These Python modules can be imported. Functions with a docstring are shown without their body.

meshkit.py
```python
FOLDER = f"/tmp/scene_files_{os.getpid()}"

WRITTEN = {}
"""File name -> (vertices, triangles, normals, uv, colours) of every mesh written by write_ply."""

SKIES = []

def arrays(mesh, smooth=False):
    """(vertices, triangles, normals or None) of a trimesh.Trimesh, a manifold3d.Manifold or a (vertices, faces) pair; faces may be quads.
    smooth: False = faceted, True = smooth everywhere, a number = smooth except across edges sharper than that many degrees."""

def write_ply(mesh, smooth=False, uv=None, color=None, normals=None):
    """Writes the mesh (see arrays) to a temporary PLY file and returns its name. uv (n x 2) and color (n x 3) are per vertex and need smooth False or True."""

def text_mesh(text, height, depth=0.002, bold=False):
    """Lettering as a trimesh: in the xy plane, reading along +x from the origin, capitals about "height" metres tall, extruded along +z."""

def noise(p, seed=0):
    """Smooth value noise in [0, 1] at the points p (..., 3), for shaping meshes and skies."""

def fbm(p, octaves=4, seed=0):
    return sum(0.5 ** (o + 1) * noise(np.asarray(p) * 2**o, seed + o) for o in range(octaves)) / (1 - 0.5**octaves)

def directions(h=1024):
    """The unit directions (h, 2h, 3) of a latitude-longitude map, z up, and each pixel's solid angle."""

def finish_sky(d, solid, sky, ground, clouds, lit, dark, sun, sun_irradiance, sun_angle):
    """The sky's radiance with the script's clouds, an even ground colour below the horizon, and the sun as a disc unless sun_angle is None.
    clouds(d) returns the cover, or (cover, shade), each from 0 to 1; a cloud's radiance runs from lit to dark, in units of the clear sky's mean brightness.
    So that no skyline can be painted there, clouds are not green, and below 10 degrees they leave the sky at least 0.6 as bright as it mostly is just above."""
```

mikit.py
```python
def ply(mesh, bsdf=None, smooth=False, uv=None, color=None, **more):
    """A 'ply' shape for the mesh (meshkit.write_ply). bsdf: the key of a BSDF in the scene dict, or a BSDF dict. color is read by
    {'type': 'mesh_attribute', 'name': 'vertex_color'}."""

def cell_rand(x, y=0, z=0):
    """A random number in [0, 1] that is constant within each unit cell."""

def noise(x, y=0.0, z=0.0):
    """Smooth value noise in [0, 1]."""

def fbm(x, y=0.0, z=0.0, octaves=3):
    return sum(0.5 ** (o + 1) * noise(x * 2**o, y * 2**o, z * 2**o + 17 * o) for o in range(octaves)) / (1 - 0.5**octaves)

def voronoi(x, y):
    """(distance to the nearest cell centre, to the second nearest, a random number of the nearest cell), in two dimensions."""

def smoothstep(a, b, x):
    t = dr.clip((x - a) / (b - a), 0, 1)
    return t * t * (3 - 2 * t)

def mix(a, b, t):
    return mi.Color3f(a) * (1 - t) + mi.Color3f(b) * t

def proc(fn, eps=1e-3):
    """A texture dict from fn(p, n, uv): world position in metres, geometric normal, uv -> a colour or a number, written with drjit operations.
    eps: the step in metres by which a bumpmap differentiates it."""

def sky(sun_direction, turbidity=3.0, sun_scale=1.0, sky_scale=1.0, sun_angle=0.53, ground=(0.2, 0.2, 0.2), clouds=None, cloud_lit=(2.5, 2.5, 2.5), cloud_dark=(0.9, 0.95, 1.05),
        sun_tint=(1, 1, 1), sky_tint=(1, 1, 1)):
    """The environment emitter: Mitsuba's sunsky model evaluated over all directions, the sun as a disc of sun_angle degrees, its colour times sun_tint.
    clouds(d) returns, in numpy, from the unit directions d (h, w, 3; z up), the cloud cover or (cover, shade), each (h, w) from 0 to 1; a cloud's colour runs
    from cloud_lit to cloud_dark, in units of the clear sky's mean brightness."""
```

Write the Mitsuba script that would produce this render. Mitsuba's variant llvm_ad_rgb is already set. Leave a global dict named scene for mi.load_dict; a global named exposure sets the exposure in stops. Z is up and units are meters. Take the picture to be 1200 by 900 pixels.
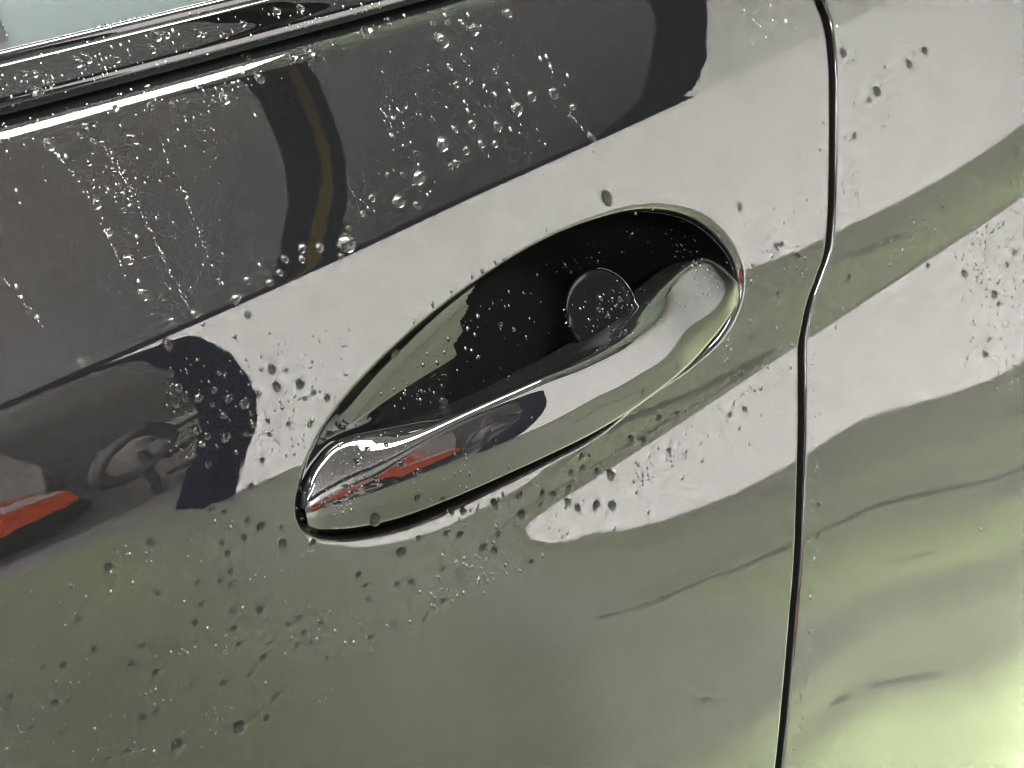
import math, random
import numpy as np
import trimesh
import mitsuba as mi
import drjit as dr
from scipy.interpolate import PchipInterpolator, RectBivariateSpline, CubicSpline
from scipy.ndimage import gaussian_filter, gaussian_filter1d
from scipy import sparse
from scipy.sparse.linalg import spsolve
from scipy.spatial import Delaunay, cKDTree
from shapely.geometry import Polygon, Point
import shapely
import shapely.affinity
import mikit, meshkit
from mikit import proc, noise, fbm, smoothstep, mix

T4 = mi.ScalarTransform4f
rng = np.random.default_rng(7)
scene, labels = {"type": "scene"}, {}

# ------------------------------------------------------------------ camera
# The car's flank runs along x (rear = +x), its outside faces -y, z is up.
FOC = 1733.0                                   # focal length in pixels of a 1200 x 900 picture
_u = np.array([2000, -1130, FOC]); _u /= np.linalg.norm(_u)
_d = np.array([195, 3000, FOC]); _d -= _u * (_d @ _u); _d /= np.linalg.norm(_d)
AX = np.array([_u, np.cross(_u, -_d) * -1, -_d])
if (AX @ [0, 0, 1.0])[1] < 0:
    AX[1] *= -1
FWD = AX @ [0, 0, 1.0]
CAM = np.array([0, 0, 0.9]) - FWD * 0.52
scene["camera"] = {
    "type": "thinlens", "fov": math.degrees(2 * math.atan(600 / FOC)), "fov_axis": "x",
    "aperture_radius": 0.0007, "focus_distance": 0.53,
    "near_clip": 0.02, "far_clip": 100.0,
    "to_world": T4().look_at(origin=CAM.tolist(), target=(CAM + FWD).tolist(), up=(AX @ [0, -1.0, 0]).tolist()),
}
exposure = 2.38

# ------------------------------------------------------------------ lamps (LED panel over the bay, and added fill panels)
LAMP_POWER = 64.0

# ------------------------------------------------------------------ the shape of the car's flank
XK = np.array([-0.30, -0.10, -0.05, 0.02, 0.12, 0.20, 0.42, 0.75])
PK = [  # (z, pitch in degrees of the outward normal above the horizontal) at each XK
    [(1.02, 26), (1.0, 25.5), (.974, 24.3), (.968, 24), (.964, 13), (.945, 10.6), (.922, 6.2), (.88, 3.2), (.84, 2), (.80, 2.5), (.75, 2), (.6, 0), (.2, -8)],
    [(1.02, 26), (1.0, 25.5), (.974, 24.3), (.968, 24), (.964, 15), (.945, 12.4), (.922, 8.3), (.905, 6.4), (.87, 4.2), (.84, 4), (.81, 5.5), (.78, 6.5), (.75, 5.5), (.6, 1), (.2, -8)],
    [(1.02, 26), (1.0, 25.5), (.974, 24.3), (.968, 24), (.964, 15.5), (.94, 12.5), (.915, 8.6), (.90, 6.9), (.87, 5.2), (.845, 5.4), (.81, 6.8), (.78, 7.0), (.75, 5.8), (.6, 1), (.2, -8)],
    [(1.02, 26), (1.0, 25.5), (.974, 24.3), (.968, 24), (.964, 16), (.93, 13), (.895, 9), (.855, 6), (.849, 8), (.843, 14), (.83, 12.6), (.81, 11.5), (.75, 6.5), (.6, 1), (.2, -8)],
    [(1.02, 26), (1.0, 25.5), (.974, 24.3), (.968, 24), (.964, 17), (.93, 13), (.89, 9), (.85, 6.5), (.847, 7), (.843, 17), (.81, 15), (.795, 14.2), (.76, 11), (.68,5), (.6, 1), (.2, -8)],
    [(1.02, 26), (1.0, 25.5), (.974, 24.3), (.968, 24), (.964, 17), (.93, 14), (.882, 10), (.850, 6.5), (.847, 7), (.841, 18), (.81, 16), (.787, 15), (.75, 12), (.68, 6), (.6, 1), (.5, -2), (.2, -8)],
    [(1.02, 26), (1.0, 25.5), (.974, 24.3), (.968, 24), (.964, 17), (.93, 14), (.885, 13.5), (.868, 11.1), (.855, 9.2), (.846, 8.3), (.843, 8.5), (.837, 20.5), (.80, 19.6), (.76, 18.6), (.68, 12), (.6, 4), (.5, -2), (.2, -8)],
    [(1.02, 26), (1.0, 25.5), (.974, 24.3), (.968, 24), (.964, 17), (.93, 14), (.885, 13.5), (.868, 11.1), (.855, 9.2), (.846, 8.3), (.843, 8.5), (.837, 20.5), (.80, 19.6), (.76, 18.6), (.68, 12), (.6, 4), (.5, -2), (.2, -8)],
]
BARREL = 6.0

def design():
    zg = np.concatenate([np.arange(0.16, 0.83, 0.002), np.arange(0.83, 0.86, 0.0004), np.arange(0.86, 0.955, 0.002), np.arange(0.955, 0.976, 0.0003), np.arange(0.976, 1.04, 0.001)])
    xg = np.arange(-0.40, 0.90, 0.01)
    rows = np.array([PchipInterpolator(*np.array(sorted(k)).T, extrapolate=True)(np.clip(zg, k[-1][0], k[0][0])) for k in PK])
    p = PchipInterpolator(XK, rows, axis=0)(np.clip(xg, XK[0], XK[-1]))
    s = -np.tan(np.radians(p))
    h = np.concatenate([np.zeros((len(xg), 1)), np.cumsum((s[:, 1:] + s[:, :-1]) / 2 * np.diff(zg), 1)], 1)
    h -= np.array([np.interp(0.9, zg, r) for r in h])[:, None]
    h -= (xg ** 2 / (2 * BARREL))[:, None]
    return RectBivariateSpline(xg, zg, h, kx=3, ky=3)
H0 = design()

def pix_ray(px, py):
    d = np.stack([np.asarray(px, float) - 600, np.asarray(py, float) - 450, np.full(np.shape(px), FOC)], -1)
    return (d / np.linalg.norm(d, axis=-1, keepdims=True)) @ AX.T

def on_flank(px, py, off=0.0):
    """The points of the flank (lifted outwards by off) on the sight lines through the pixels of the photograph: (n, 3)."""
    d = pix_ray(px, py); o = np.zeros(np.shape(px))
    for _ in range(25):
        q = CAM + d * ((-o - off - CAM[1]) / d[..., 1])[..., None]
        o = 0.5 * o + 0.5 * H0.ev(q[..., 0], np.clip(q[..., 2], .16, 1.039))
    return q

# ------------------------------------------------------------------ helpers
def put(key, mesh, bsdf, smooth=False, normals=None, label=None, category=None, group=None, kind=None):
    """One entry of the scene; its words go to labels."""
    if normals is None:
        scene[key] = mikit.ply(mesh, bsdf, smooth)
    else:
        v, f = mesh
        scene[key] = {"type": "ply", "filename": meshkit.write_ply((v, f), normals=normals), "face_normals": False, "bsdf": {"type": "ref", "id": bsdf}}
    w = {k: s for k, s in (("label", label), ("category", category), ("group", group), ("kind", kind)) if s}
    if w:
        labels[key] = w

def box(x0, x1, y0, y1, z0, z1):
    b = trimesh.creation.box((x1 - x0, y1 - y0, z1 - z0)); b.apply_translation(((x0 + x1) / 2, (y0 + y1) / 2, (z0 + z1) / 2)); return b

def grid_mesh(P, outward=None, close_u=False):
    """(vertices, triangles, smooth normals) of the point grid P (n, m, 3); outward: a point the normals point away from, or a direction."""
    n, m = P.shape[:2]
    i = np.arange(n * m).reshape(n, m)
    a, b = i, np.roll(i, -1, 1)
    if not close_u:
        a, b = i[:, :-1], i[:, 1:]
    q = np.stack([a[:-1], b[:-1], b[1:], a[1:]], -1).reshape(-1, 4)
    f = np.vstack([q[:, [0, 1, 2]], q[:, [0, 2, 3]]])
    v = P.reshape(-1, 3)
    fn = np.cross(v[f[:, 1]] - v[f[:, 0]], v[f[:, 2]] - v[f[:, 0]])
    nn = np.zeros_like(v)
    for k in range(3):
        np.add.at(nn, f[:, k], fn)
    nn /= np.maximum(np.linalg.norm(nn, axis=1, keepdims=True), 1e-20)
    return v, f, nn

def flip(v, f, n):
    return v, f[:, ::-1], -n

# ------------------------------------------------------------------ materials
def orange_peel(p, n, uv):
    # fine waviness of sprayed lacquer plus road film, micrometres high
    return noise(p.x * 330, p.y * 330, p.z * 330) * 1.1 + noise(p.x * 900, p.y * 900, p.z * 900) * 0.22

def paint_base(p, n, uv):
    flake = mikit.cell_rand(p.x * 4200, p.y * 4200, p.z * 4200)
    return mi.Color3f(0.0013, 0.0013, 0.0013) * (0.2 + 1.6 * flake)

def two(b):
    return {"type": "twosided", "bsdf": b}

scene["car_paint"] = two({"type": "bumpmap", "bump": proc(orange_peel, 2e-4), "scale": 3.8e-6,
                          "bsdf": {"type": "plastic", "int_ior": 1.52, "diffuse_reflectance": proc(paint_base)}})
scene["grip_paint"] = two({"type": "bumpmap", "bump": proc(orange_peel, 2e-4), "scale": 1.2e-6,
                          "bsdf": {"type": "plastic", "int_ior": 1.52, "diffuse_reflectance": {"type": "rgb", "value": 0.0018}}})
scene["gloss_black"] = two({"type": "bumpmap", "bump": proc(lambda p, n, uv: noise(p.x * 500, p.y * 500, p.z * 500), 2e-4), "scale": 3e-7,
                            "bsdf": {"type": "plastic", "int_ior": 1.5, "diffuse_reflectance": {"type": "rgb", "value": 0.0006}}})
scene["satin_black"] = two({"type": "roughplastic", "alpha": 0.12, "diffuse_reflectance": {"type": "rgb", "value": 0.003}})
scene["matte_black"] = two({"type": "diffuse", "reflectance": {"type": "rgb", "value": 0.0009}})
scene["soft_black"] = two({"type": "roughplastic", "alpha": 0.04, "int_ior": 1.07, "diffuse_reflectance": {"type": "rgb", "value": 0.0009}})
scene["wet_lacquer"] = two({"type": "plastic", "int_ior": 1.52, "ext_ior": 1.33, "diffuse_reflectance": {"type": "rgb", "value": 0.0021}})
scene["rubber"] = two({"type": "roughplastic", "alpha": 0.22, "diffuse_reflectance": {"type": "rgb", "value": 0.004}})
scene["water_bead"] = two({"type": "plastic", "int_ior": 1.36, "diffuse_reflectance": {"type": "rgb", "value": 0.0015}})      # water too thin to look through, on black
scene["water_glint"] = two({"type": "plastic", "int_ior": 1.9, "diffuse_reflectance": {"type": "rgb", "value": 0.003}})  # glints brightened: reflects more strongly than water would
scene["water"] = {"type": "dielectric", "int_ior": 1.33, "ext_ior": 1.0}

def seg_dist(p, pts):
    d = mi.Float(9)
    for (x0, y0), (x1, y1) in zip(pts[:-1], pts[1:]):
        t = dr.clip(((p.x - x0) * (x1 - x0) + (p.y - y0) * (y1 - y0)) / ((x1 - x0) ** 2 + (y1 - y0) ** 2), 0, 1)
        d = dr.minimum(d, dr.sqrt(dr.square(p.x - x0 - t * (x1 - x0)) + dr.square(p.y - y0 - t * (y1 - y0))))
    return d
CRACK = [(1.0, -1.53), (1.14, -1.49), (1.32, -1.51), (1.5, -1.46), (1.68, -1.39), (1.86, -1.36), (2.04, -1.29), (2.5, -1.22)]
def floor_paint(p, n, uv):
    base = mix((0.105, 0.122, 0.068), (0.135, 0.157, 0.089), fbm(p.x * 1.3, p.y * 1.3, 1.0)) * (1.28 + .95 * smoothstep(-1.45, -.55, p.y) * smoothstep(.35, .85, p.x))  # brighter towards the car: pool of light painted into the floor colour
    worn = smoothstep(0.45, 0.8, fbm(p.x * 0.9 + 5, p.y * 5.0, 3.0, octaves=4))
    base = mix(base, (0.108, 0.112, 0.092), worn * 0.7)
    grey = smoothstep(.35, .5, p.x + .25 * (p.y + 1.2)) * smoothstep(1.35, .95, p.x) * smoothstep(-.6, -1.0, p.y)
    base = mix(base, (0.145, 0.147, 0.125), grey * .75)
    left_shade = smoothstep(.75, .1, p.x + .1 * (fbm(p.x * 4, p.y * 4, 7.0) - .5))  # shadow on the left of the floor, painted into its colour
    base = mix(base, (0.088, 0.10, 0.066), left_shade * .9)
    rough = (fbm(p.x * 22, p.y * 22, 2.0) - .5) * .03
    base = mix(base, (0.03, 0.032, 0.026), smoothstep(.024, .008, seg_dist(p, CRACK) + rough) * .85)
    for sx, sy, sr in ((.84, -1.44, .03), (.89, -.6, .03), (.85, -.63, .02), (2.81, -1.68, .16), (1.36, -1.02, .03), (.74, -.92, .02)):
        d = dr.sqrt(dr.square(p.x - sx) + dr.square(p.y - sy)) + (fbm(p.x * 25, p.y * 25, 4.0) - .5) * sr * 1.6
        base = mix(base, (0.05, 0.05, 0.042), smoothstep(sr, sr * .4, d) * .7)
    return base
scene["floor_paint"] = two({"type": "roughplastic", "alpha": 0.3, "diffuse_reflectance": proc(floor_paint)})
scene["white_paint"] = two({"type": "diffuse", "reflectance": proc(lambda p, n, uv: mix((0.78, 0.745, 0.735), (0.83, 0.795, 0.785), fbm(p.x * 2, p.y * 2, p.z * 2)))})
scene["navy_paint"] = two({"type": "diffuse", "reflectance": {"type": "rgb", "value": (0.008, 0.011, 0.019)}})
scene["yellow_paint"] = two({"type": "diffuse", "reflectance": {"type": "rgb", "value": (0.07, 0.055, 0.016)}})
scene["grey_concrete"] = two({"type": "diffuse", "reflectance": proc(lambda p, n, uv: mix((0.27, 0.262, 0.25), (0.36, 0.35, 0.335), fbm(p.x * 3, p.y * 3, p.z * 3)))})
scene["ceiling_grey"] = two({"type": "diffuse", "reflectance": proc(lambda p, n, uv: mix((0.60, 0.67, 0.69), (0.66, 0.735, 0.755), fbm(p.x * 2, p.y * 2, p.z * 2)))})

# ------------------------------------------------------------------ the setting: garage bay that the lacquer mirrors
XW = 0.91                                      # where the low white wall ends
def slab(poly, y0, y1):
    """A polygon (x, z) given thickness from y0 to y1."""
    m = trimesh.creation.extrude_polygon(Polygon(poly), abs(y1 - y0), engine="earcut")
    m.apply_transform(trimesh.transformations.rotation_matrix(math.pi / 2, (1, 0, 0))); m.apply_translation((0, max(y0, y1), 0)); return m
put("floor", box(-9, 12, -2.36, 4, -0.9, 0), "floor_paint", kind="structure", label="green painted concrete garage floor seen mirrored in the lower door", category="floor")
put("floor_lower", box(-9, 12, -9, -2.36, -0.9, -0.65), "grey_concrete", kind="structure", label="lower grey concrete deck beyond the opening", category="floor")
put("ceiling", box(-9, 12, -9, 4, 3.4, 3.55), "ceiling_grey", kind="structure", label="dark grey garage ceiling mirrored in the upper door", category="ceiling")
EDGE_W = [(.95, 0), (1.0, .18), (1.04, .32), (1.07, .54), (1.05, .75), (1.0, .91), (.93, 1.1), (.80, 1.42)]
_zz = np.linspace(0, 1.42, 40); _xx = CubicSpline([q[1] for q in EDGE_W], [q[0] for q in EDGE_W])(_zz)
put("wall_low", slab(list(zip(_xx, _zz)) + [(12, 1.42), (12, 0)], -2.2, -2.34), "white_paint", kind="structure", label="low white wall opposite the car mirrored as a pale band", category="wall")
put("wall_tall", slab([(2.94, 1.42), (2.94, 1.70), (3.1, 1.74), (3.3, 1.81), (3.62, 2.08), (4.2, 3.4), (12, 3.4), (12, 1.42)], -2.205, -2.338), "white_paint", kind="structure", label="tall white wall mirrored beside the rear door", category="wall")
put("wall_back", box(-9, 12, -9.2, -9.0, -.65, 3.4), "grey_concrete", kind="structure", label="dim grey concrete wall at the back of the garage", category="wall")
put("wall_grey", box(-9, 6, -6.7, -6.6, -.65, 1.0), "grey_concrete", kind="structure", label="grey partition wall behind the opening", category="wall")
put("wall_end", box(-9.2, -9, -9, 4, -.65, 3.4), "grey_concrete", kind="structure", label="dim grey concrete end wall", category="wall")
put("curved_post", slab(list(zip(_xx, _zz)) + list(zip((_xx - .085)[::-1], _zz[::-1])), -2.195, -2.335), "navy_paint", label="dark navy curved post at the end of the low white wall", category="post")
put("slanted_post", slab([(2.5, 1.42), (2.62, 1.75), (2.91, 1.82), (3.27, 2.15), (3.85, 3.4), (4.2, 3.4), (3.62, 2.08), (3.3, 1.81), (3.1, 1.74), (2.94, 1.70), (2.94, 1.42)], -2.21, -2.33), "navy_paint", label="dark navy sloping post where the tall white wall begins", category="post")
put("beam", box(-9, 2.5, -2.325, -2.215, 1.423, 1.69), "navy_paint", label="dark navy beam along the top of the low white wall", category="beam")
def ribbon(c, w):
    c = np.array(c, float); zz = np.linspace(c[0, 1], c[-1, 1], 40); xx = PchipInterpolator(c[:, 1], c[:, 0])(zz)
    return [(x - w / 2, z) for x, z in zip(xx, zz)] + [(x + w / 2, z) for x, z in zip(xx[::-1], zz[::-1])]
_arm = [(1.33, 1.42), (1.51, 1.74), (1.67, 1.92), (1.775, 2.07), (1.88, 2.4), (1.90, 3.4)]
put("striped_post", slab(ribbon(_arm, .20), -2.22, -2.32), "navy_paint", label="dark navy bent post with a yellow stripe mirrored in the upper door", category="post")
put("striped_post__stripe", slab(ribbon(_arm, .052), -2.214, -2.222), "yellow_paint")
def lamp(key, x0, x1, y, z, w, power, label):
    put(key, box(x0 - .03, x1 + .03, y - w / 2 - .03, y + w / 2 + .03, z + .004, z + .06), "white_paint", label=label, category="lamp")
    v = np.array([(x0, y - w / 2, z), (x1, y - w / 2, z), (x1, y + w / 2, z), (x0, y + w / 2, z)])
    put(key + "__diffuser", (v, np.array([(0, 2, 1), (0, 3, 2)])), "white_paint")
    scene[key + "__diffuser"]["emitter"] = {"type": "area", "radiance": {"type": "rgb", "value": [power * 1.0, power * .985, power * .985]}}
lamp("ceiling_lamp", -1.3, 1.10, -0.62, 2.5, .6, LAMP_POWER * .34, "long LED panel lamp over the bay")
lamp("ceiling_lamp_001", -3.2, 3.6, 2.3, 3.0, .6, LAMP_POWER * 1.5, "added fill panel beyond the car that evens the wall light")  # added fill, evens the light on the white wall
lamp("ceiling_lamp_002", -5.0, -0.6, -3.2, 3.0, .4, LAMP_POWER * .9, "added unseen fill panel over the lower deck, first of two")  # added fill for the lower deck, set where no reflection shows it
lamp("ceiling_lamp_003", -6.0, -0.3, -7.9, 3.0, .5, LAMP_POWER * 4.2, "added unseen fill panel over the lower deck, second of two")  # added fill, lifts the ceiling and back wall from out of view

# ------------------------------------------------------------------ gap between the doors
GAP = np.array([(955, -60), (957, -30), (961, 0), (968, 18), (974, 45), (977, 80), (977.5, 120), (977, 200), (975, 260), (971, 295), (961, 325), (952, 350), (944, 385), (941, 430), (941, 500), (939, 580), (936, 660), (931, 720), (925, 790), (914, 900), (908, 950), (890, 1080)], float)
_g = on_flank(GAP[:, 0], GAP[:, 1])
_o = np.argsort(_g[:, 2]); GX = PchipInterpolator(_g[_o, 2], _g[_o, 0])
def gap_mid(z):
    return GX(np.clip(z, _g[:, 2].min(), _g[:, 2].max()))
GW = 0.0022                                   # half the gap
ROLL = 0.0027                                 # radius of the doors' edges
ZTOP, RTOP = 1.0225, 0.006
def belt(x):
    """How far the belt line lies above ZTOP: it falls gently towards the rear."""
    return np.clip(-.0005 - .036 * (np.asarray(x, float) + .08), -.008, .02)
def warp(x, z):
    t = np.clip((z - 1.0) / .02, 0, 1)
    return z + belt(x) * t * t * (3 - 2 * t)

# ------------------------------------------------------------------ outline of the handle recess
RIM = np.array([(350, 598), (355, 566), (370, 528), (394, 490), (428, 450), (470, 408), (518, 366), (566, 330), (612, 300), (660, 276), (704, 261), (748, 252), (790, 254), (824, 266), (850, 288), (866, 318), (866, 350), (852, 384), (824, 415), (787, 443), (745, 472), (702, 507), (652, 535), (600, 562), (548, 588), (496, 611), (446, 625), (404, 631), (372, 628), (355, 616)], float)
_r = on_flank(RIM[:, 0], RIM[:, 1])[:, [0, 2]]
_t = np.concatenate([[0], np.cumsum(np.linalg.norm(np.diff(np.vstack([_r, _r[:1]]), axis=0), axis=1))])
_cs = CubicSpline(_t, np.vstack([_r, _r[:1]]), bc_type="periodic")
NR = 420
rim = _cs(np.linspace(0, _t[-1], NR, endpoint=False))
_dn = _cs(np.linspace(0, _t[-1], NR, endpoint=False), 1)
rim_n = np.stack([_dn[:, 1], -_dn[:, 0]], 1); rim_n /= np.linalg.norm(rim_n, axis=1, keepdims=True)
RIMP = Polygon(rim)
if RIMP.contains(Point(*(rim[0] + rim_n[0] * 1e-4))):
    rim_n = -rim_n                            # outwards
_tree = cKDTree(rim)
def lip_radius(k):
    """Radius of the rounded edge of the recess: wide at the upper right, tight elsewhere."""
    a = np.arctan2(rim[k, 1] - 0.895, (rim[k, 0] - 0.02) * 0.45)
    return 0.0022 + 0.0035 * np.exp(-((a - 0.55) / 0.75) ** 2) + 0.0012 * np.exp(-((a - 2.4) / 0.5) ** 2)
_lip = lip_radius(np.arange(NR))
_ang = np.arctan2(rim[:, 1] - 0.895, (rim[:, 0] - 0.02) * 0.45)
_cham = 0.0055 * np.exp(-((_ang + 2.3) / 0.65) ** 2)      # a soft bevel under the front of the handle
def sd_rim(x, z):
    d, k = _tree.query(np.stack([x, z], -1))
    q = np.stack([x, z], -1) - rim[k]
    d = np.sqrt(np.maximum(d ** 2, 0)); s = (q * rim_n[k]).sum(-1)
    return np.where(np.abs(s) < 0.012, s, np.sign(s) * d), k

def roll(t, r):
    """How far a rounded edge of radius r has dropped, t from its edge inwards (0 = the very edge)."""
    u = np.clip(1 - t / r, 0, 0.985) * r
    return r - np.sqrt(r * r - u * u)

def H(x, z, side):
    """The flank's height over the plane y = 0, with rounded edges; side -1: front door, +1: rear door."""
    h = H0.ev(np.clip(x, -.4, .89), np.clip(z, .16, 1.0395))
    e = gap_mid(z) + side * GW
    h = h - (roll(e - x, ROLL) if side < 0 else roll(x - e, ROLL * .5)) - roll(ZTOP + belt(x) + RTOP - z, RTOP)
    if side < 0:
        near = (np.abs(x - .02) < .17) & (np.abs(z - .9) < .08)
        if near.any():
            s, k = sd_rim(x[near], z[near])
            h[near] -= roll(np.maximum(s, 0), _lip[k]) + .28 * np.log1p(np.exp(np.clip((_cham[k] - s) / .0006, -30, 30))) * .0006 * (_cham[k] / .0055)
    return h

def flank_points(x, z, side, eps=6e-5):
    x, z = np.asarray(x, float), np.asarray(z, float)
    h = H(x, z, side)
    hx = (H(x + eps, z, side) - H(x - eps, z, side)) / (2 * eps)
    hz = (H(x, z + eps, side) - H(x, z - eps, side)) / (2 * eps)
    n = np.stack([-hx, -np.ones_like(h), -hz], -1); n /= np.linalg.norm(n, axis=-1, keepdims=True)
    return np.stack([x, -h, z], -1), n

ZROWS = np.unique(np.round(np.concatenate([np.arange(0.30, 0.835, 0.003), np.arange(0.835, 0.858, 0.0008), np.arange(0.858, 0.96, 0.002), np.arange(0.96, 0.974, 0.0006), np.arange(0.974, ZTOP - .001, 0.002),
    ZTOP + RTOP * np.array([-.15, 0, .12, .24, .36, .48, .6, .7, .78, .85, .9, .94, .97, .985])]), 6))
EDGE = ROLL * np.array([0.015, .04, .08, .13, .2, .28, .38, .5, .65, .8, 1.0, 1.2, 1.6])

def front_door():
    far = np.arange(-0.34, 0.25, 0.0025)
    pts = []
    for z in ZROWS:
        e = float(gap_mid(z)) - GW
        xs = far[far < e - EDGE[-1] - .001]
        pts.append(np.stack([np.concatenate([xs, e - EDGE[::-1]]), np.full(len(xs) + len(EDGE), z)], 1))
    P = np.vstack(pts)
    s, _k = sd_rim(P[:, 0], P[:, 1])
    P = P[(s > 0.0085) | ((np.abs(P[:, 0] - .02) > .16) | (np.abs(P[:, 1] - .9) > .075))]
    rings = [rim + rim_n * (_lip * c)[:, None] for c in (0.0, .03, .07, .13, .2, .3, .42, .56, .72, .88, 1.02)] + [rim + rim_n * d for d in (.0066, .0078)]
    nb = len(P)
    P[:, 1] = warp(P[:, 0], P[:, 1])
    P = np.vstack([P] + rings)
    tri = Delaunay(P * [1, 1]).simplices
    c = P[tri].mean(1)
    keep = ~shapely.contains_xy(RIMP.buffer(-2e-6), c[:, 0], c[:, 1]) & (c[:, 0] < gap_mid(c[:, 1]) - GW - ROLL * 0.012) & (c[:, 1] < ZTOP + belt(c[:, 0]) + RTOP * .9851)
    a = np.cross(P[tri[:, 1]] - P[tri[:, 0]], P[tri[:, 2]] - P[tri[:, 0]])
    tri = tri[keep & (np.abs(a) > 1e-12)]
    v, n = flank_points(P[:, 0], P[:, 1], -1)
    f = orient(v, tri, n)
    # the flanges turned in at the gap and along the top
    fl = []
    z = ZROWS; e = gap_mid(z) - GW - EDGE[0]
    p0, _n = flank_points(e, z, -1)
    fl.append(np.stack([p0, p0 + [0.0003, 0.022, 0]], 0))
    x = np.arange(-.34, .23, .005); p1, _n = flank_points(x, warp(x, np.full(len(x), ZROWS[-1])), -1)
    fl.append(np.stack([p1, p1 + [0, 0.02, 0.0005]], 0))
    return join([(v, f, n)] + [grid_mesh(q) for q in fl])

def orient(v, f, n):
    fn = np.cross(v[f[:, 1]] - v[f[:, 0]], v[f[:, 2]] - v[f[:, 0]])
    bad = (fn * n[f[:, 0]]).sum(1) < 0
    f = f.copy(); f[bad] = f[bad][:, ::-1]
    return f

def join(parts):
    V, F, N, o = [], [], [], 0
    for v, f, n in parts:
        V.append(v); F.append(f + o); N.append(n); o += len(v)
    return np.vstack(V), np.vstack(F), np.vstack(N)

def rear_door():
    xs = np.concatenate([EDGE, EDGE[-1] + np.arange(.0025, .62, .004)])
    Z, S = np.meshgrid(ZROWS, xs, indexing="ij")
    X = gap_mid(Z) + GW + S
    Z = warp(X, Z)
    v, n = flank_points(X.ravel(), Z.ravel(), 1)
    m, k = Z.shape
    i = np.arange(m * k).reshape(m, k)
    q = np.stack([i[:-1, :-1], i[:-1, 1:], i[1:, 1:], i[1:, :-1]], -1).reshape(-1, 4)
    f = orient(v, np.vstack([q[:, [0, 1, 2]], q[:, [0, 2, 3]]]), n)
    p0 = v.reshape(m, k, 3)[:, 0]
    p1 = v.reshape(m, k, 3)[-1]
    return join([(v, f, n), grid_mesh(np.stack([p0, p0 + [-0.0003, .022, 0]], 0)), grid_mesh(np.stack([p1, p1 + [0, .02, .0005]], 0))])

v, f, n = front_door(); put("car__front_door", (v, f), "car_paint", normals=n)
v, f, n = rear_door(); put("car__rear_door", (v, f), "car_paint", normals=n)
labels["car"] = {"label": "wet black car seen close up at its front door handle", "category": "car"}

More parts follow.
